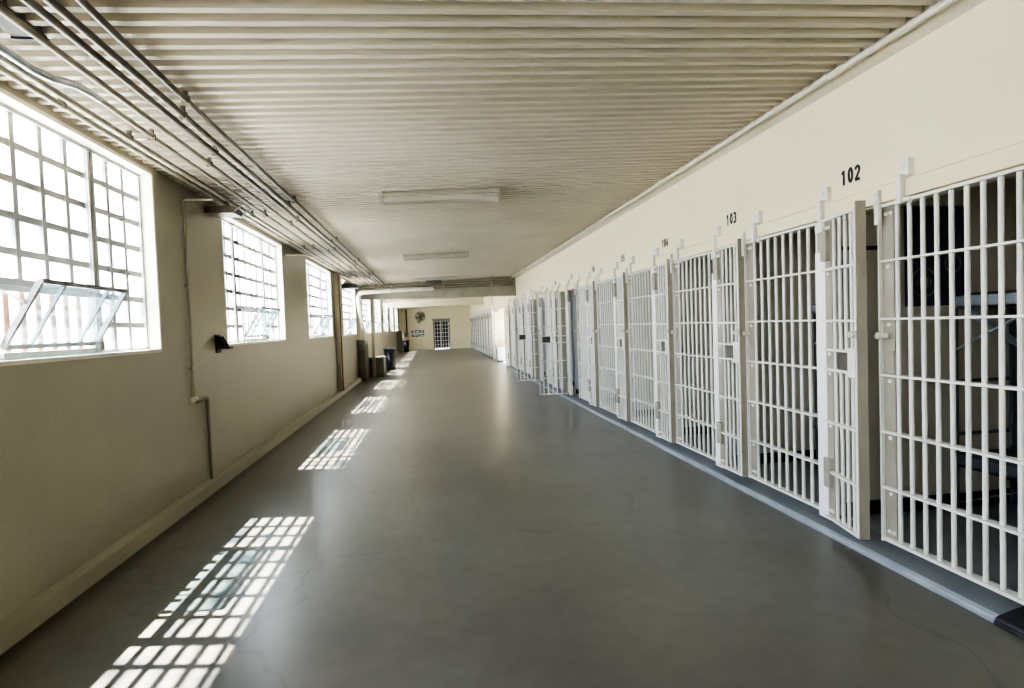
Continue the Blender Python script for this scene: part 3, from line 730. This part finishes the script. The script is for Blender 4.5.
for k in range(24):
    a = 2 * PI * k / 24; mb.bar((.05 * math.cos(a), -.21, .05 * math.sin(a)), (.33 * math.cos(a), -.08, .33 * math.sin(a)), .008)
mb.build('cage', M['fan'], r)
mb = MB()
for k in range(4):
    a = k * PI / 2 + .4
    p = [(.05, -.5), (.28, -.42), (.29, .30), (.05, .25)]
    vs = [(q * math.cos(a + t * .8), -.06 + .05 * t, q * math.sin(a + t * .8)) for q, t in p]
    mb.add(vs, [(0, 1, 2, 3)])
mb.build('blade', M['fandisc'], r, recalc=False)
mb = MB(); mb.lathe([(0, -.13), (.07, -.12), (.085, -.0), (.085, .10), (.05, .14), (0, .14)], (0, 0, 0), 'y', 16); mb.build('motor', M['fan'], r)
mb = MB(); mb.tube([(0, .12, 0), (-.05, .2, -.25), (-.1, .26, -.36)], .03, 8); mb.box(-.2, .0, .26, .30, -.46, -.28); mb.build('arm', M['pole'], r)
r = thing('notice_display', 'row of small blue printed sheets on the far wall below the fan', 'notices', (-.95, Y1 - .012, 1.16))
mb = MB(); mb.box(-.46, .46, -.006, .012, -.27, .27); mb.build('backing_board', M['header'], r)
for j in range(2):
    for i in range(4): mb = MB(); mb.box(-.44 + i * .225, -.25 + i * .225, -.012, -.006, -.25 + j * .27, -.03 + j * .27); mb.build('sheet', M['sheet'], r)
r = thing('wall_pipe', 'brown pipe running down the far wall to a yellow box', 'pipe', (-1.72, Y1 - .05, 0))
mb = MB(); mb.tube([(0, 0, 1.25), (0, 0, 2.86)], .05, 10); mb.build('pipe', M['brown'], r)
mb = MB(); mb.box(-.16, .10, -.03, .05, .95, 1.28); mb.build('box_body', M['pole'], r, bevel=.01)

# ------------------------------------------------------------------ outside
mb = MB(); mb.add([(-60, -40, -.6), (OX - .02, -40, -.6), (OX - .02, 70, -.6), (-60, 70, -.6)], [(0, 1, 2, 3)])
struct(mb.build('exterior_ground', M['ext_ground'], recalc=False))
mb = MB(); mb.box(-26, -25, -40, 70, -.6, 3.2)
struct(mb.build('exterior_wall', M['ext_wall']))

# ------------------------------------------------------------------ light
w = bpy.data.worlds.new('sky'); SC.world = w; w.use_nodes = True
nt = w.node_tree; N, L = nt.nodes, nt.links
bg = N['Background']
tc = N.new('ShaderNodeTexCoord'); sp = N.new('ShaderNodeSeparateXYZ'); L.new(tc.outputs['Generated'], sp.inputs[0])
rp = N.new('ShaderNodeValToRGB'); L.new(sp.outputs['Z'], rp.inputs['Fac'])
rp.color_ramp.elements[0].position = 0; rp.color_ramp.elements[0].color = (1, .99, .97, 1)
rp.color_ramp.elements[1].position = .6; rp.color_ramp.elements[1].color = (.62, .78, 1, 1)
L.new(rp.outputs['Color'], bg.inputs['Color']); bg.inputs['Strength'].default_value = 7.0
sun = bpy.data.lights.new('sun', 'SUN'); sun.energy = 26; sun.angle = math.radians(.5); sun.color = (1, .95, .86)
so = bpy.data.objects.new('sun', sun); COL.objects.link(so)
dirv = Vector((1, -.18, -2.05)).normalized()
so.rotation_euler = dirv.to_track_quat('-Z', 'Y').to_euler(); so.location = (-6, 8, 12)
for c in WC:
    al = bpy.data.lights.new('window_portal', 'AREA'); al.shape = 'RECTANGLE'; al.size = 2 * HW; al.size_y = ZH - ZS; al.cycles.is_portal = True
    ao = bpy.data.objects.new('window_portal', al); COL.objects.link(ao)
    ao.matrix_world = Matrix(((0, 0, -1, OX - .08), (1, 0, 0, c), (0, 1, 0, (ZS + ZH) / 2), (0, 0, 0, 1)))

# fill lights added inside the near cells to brighten them, no fixtures
for k in range(6):
    pl = bpy.data.lights.new('cell_fill_light', 'AREA'); pl.shape = 'DISK'; pl.size = .25; pl.energy = .12; pl.color = (1, .93, .80)
    po = bpy.data.objects.new('cell_fill_light', pl); COL.objects.link(po); po.location = (4.0, (cells[k][0] + cells[k][1]) / 2, 2.40)
# ------------------------------------------------------------------ camera
yaw, pitch, roll = .14172009, .03331919, .03477495
f = Vector((math.sin(yaw) * math.cos(pitch), math.cos(yaw) * math.cos(pitch), -math.sin(pitch)))
r0 = Vector((math.cos(yaw), -math.sin(yaw), 0)); u0 = r0.cross(f)
r_ = math.cos(roll) * r0 - math.sin(roll) * u0; u_ = math.sin(roll) * r0 + math.cos(roll) * u0
cam = bpy.data.cameras.new('camera'); co = bpy.data.objects.new('camera', cam); COL.objects.link(co)
co.matrix_world = Matrix(((r_.x, u_.x, -f.x, 0), (r_.y, u_.y, -f.y, 0), (r_.z, u_.z, -f.z, 1.5), (0, 0, 0, 1)))
cam.sensor_width = 36; cam.lens = 560 / 1024 * 36; cam.clip_start = .05; cam.clip_end = 300
SC.camera = co
SC.view_settings.view_transform = 'AgX'
SC.view_settings.look = 'AgX - High Contrast'
SC.view_settings.exposure = 2.02
SC.cycles.max_bounces = 10; SC.cycles.diffuse_bounces = 6; SC.cycles.transparent_max_bounces = 16
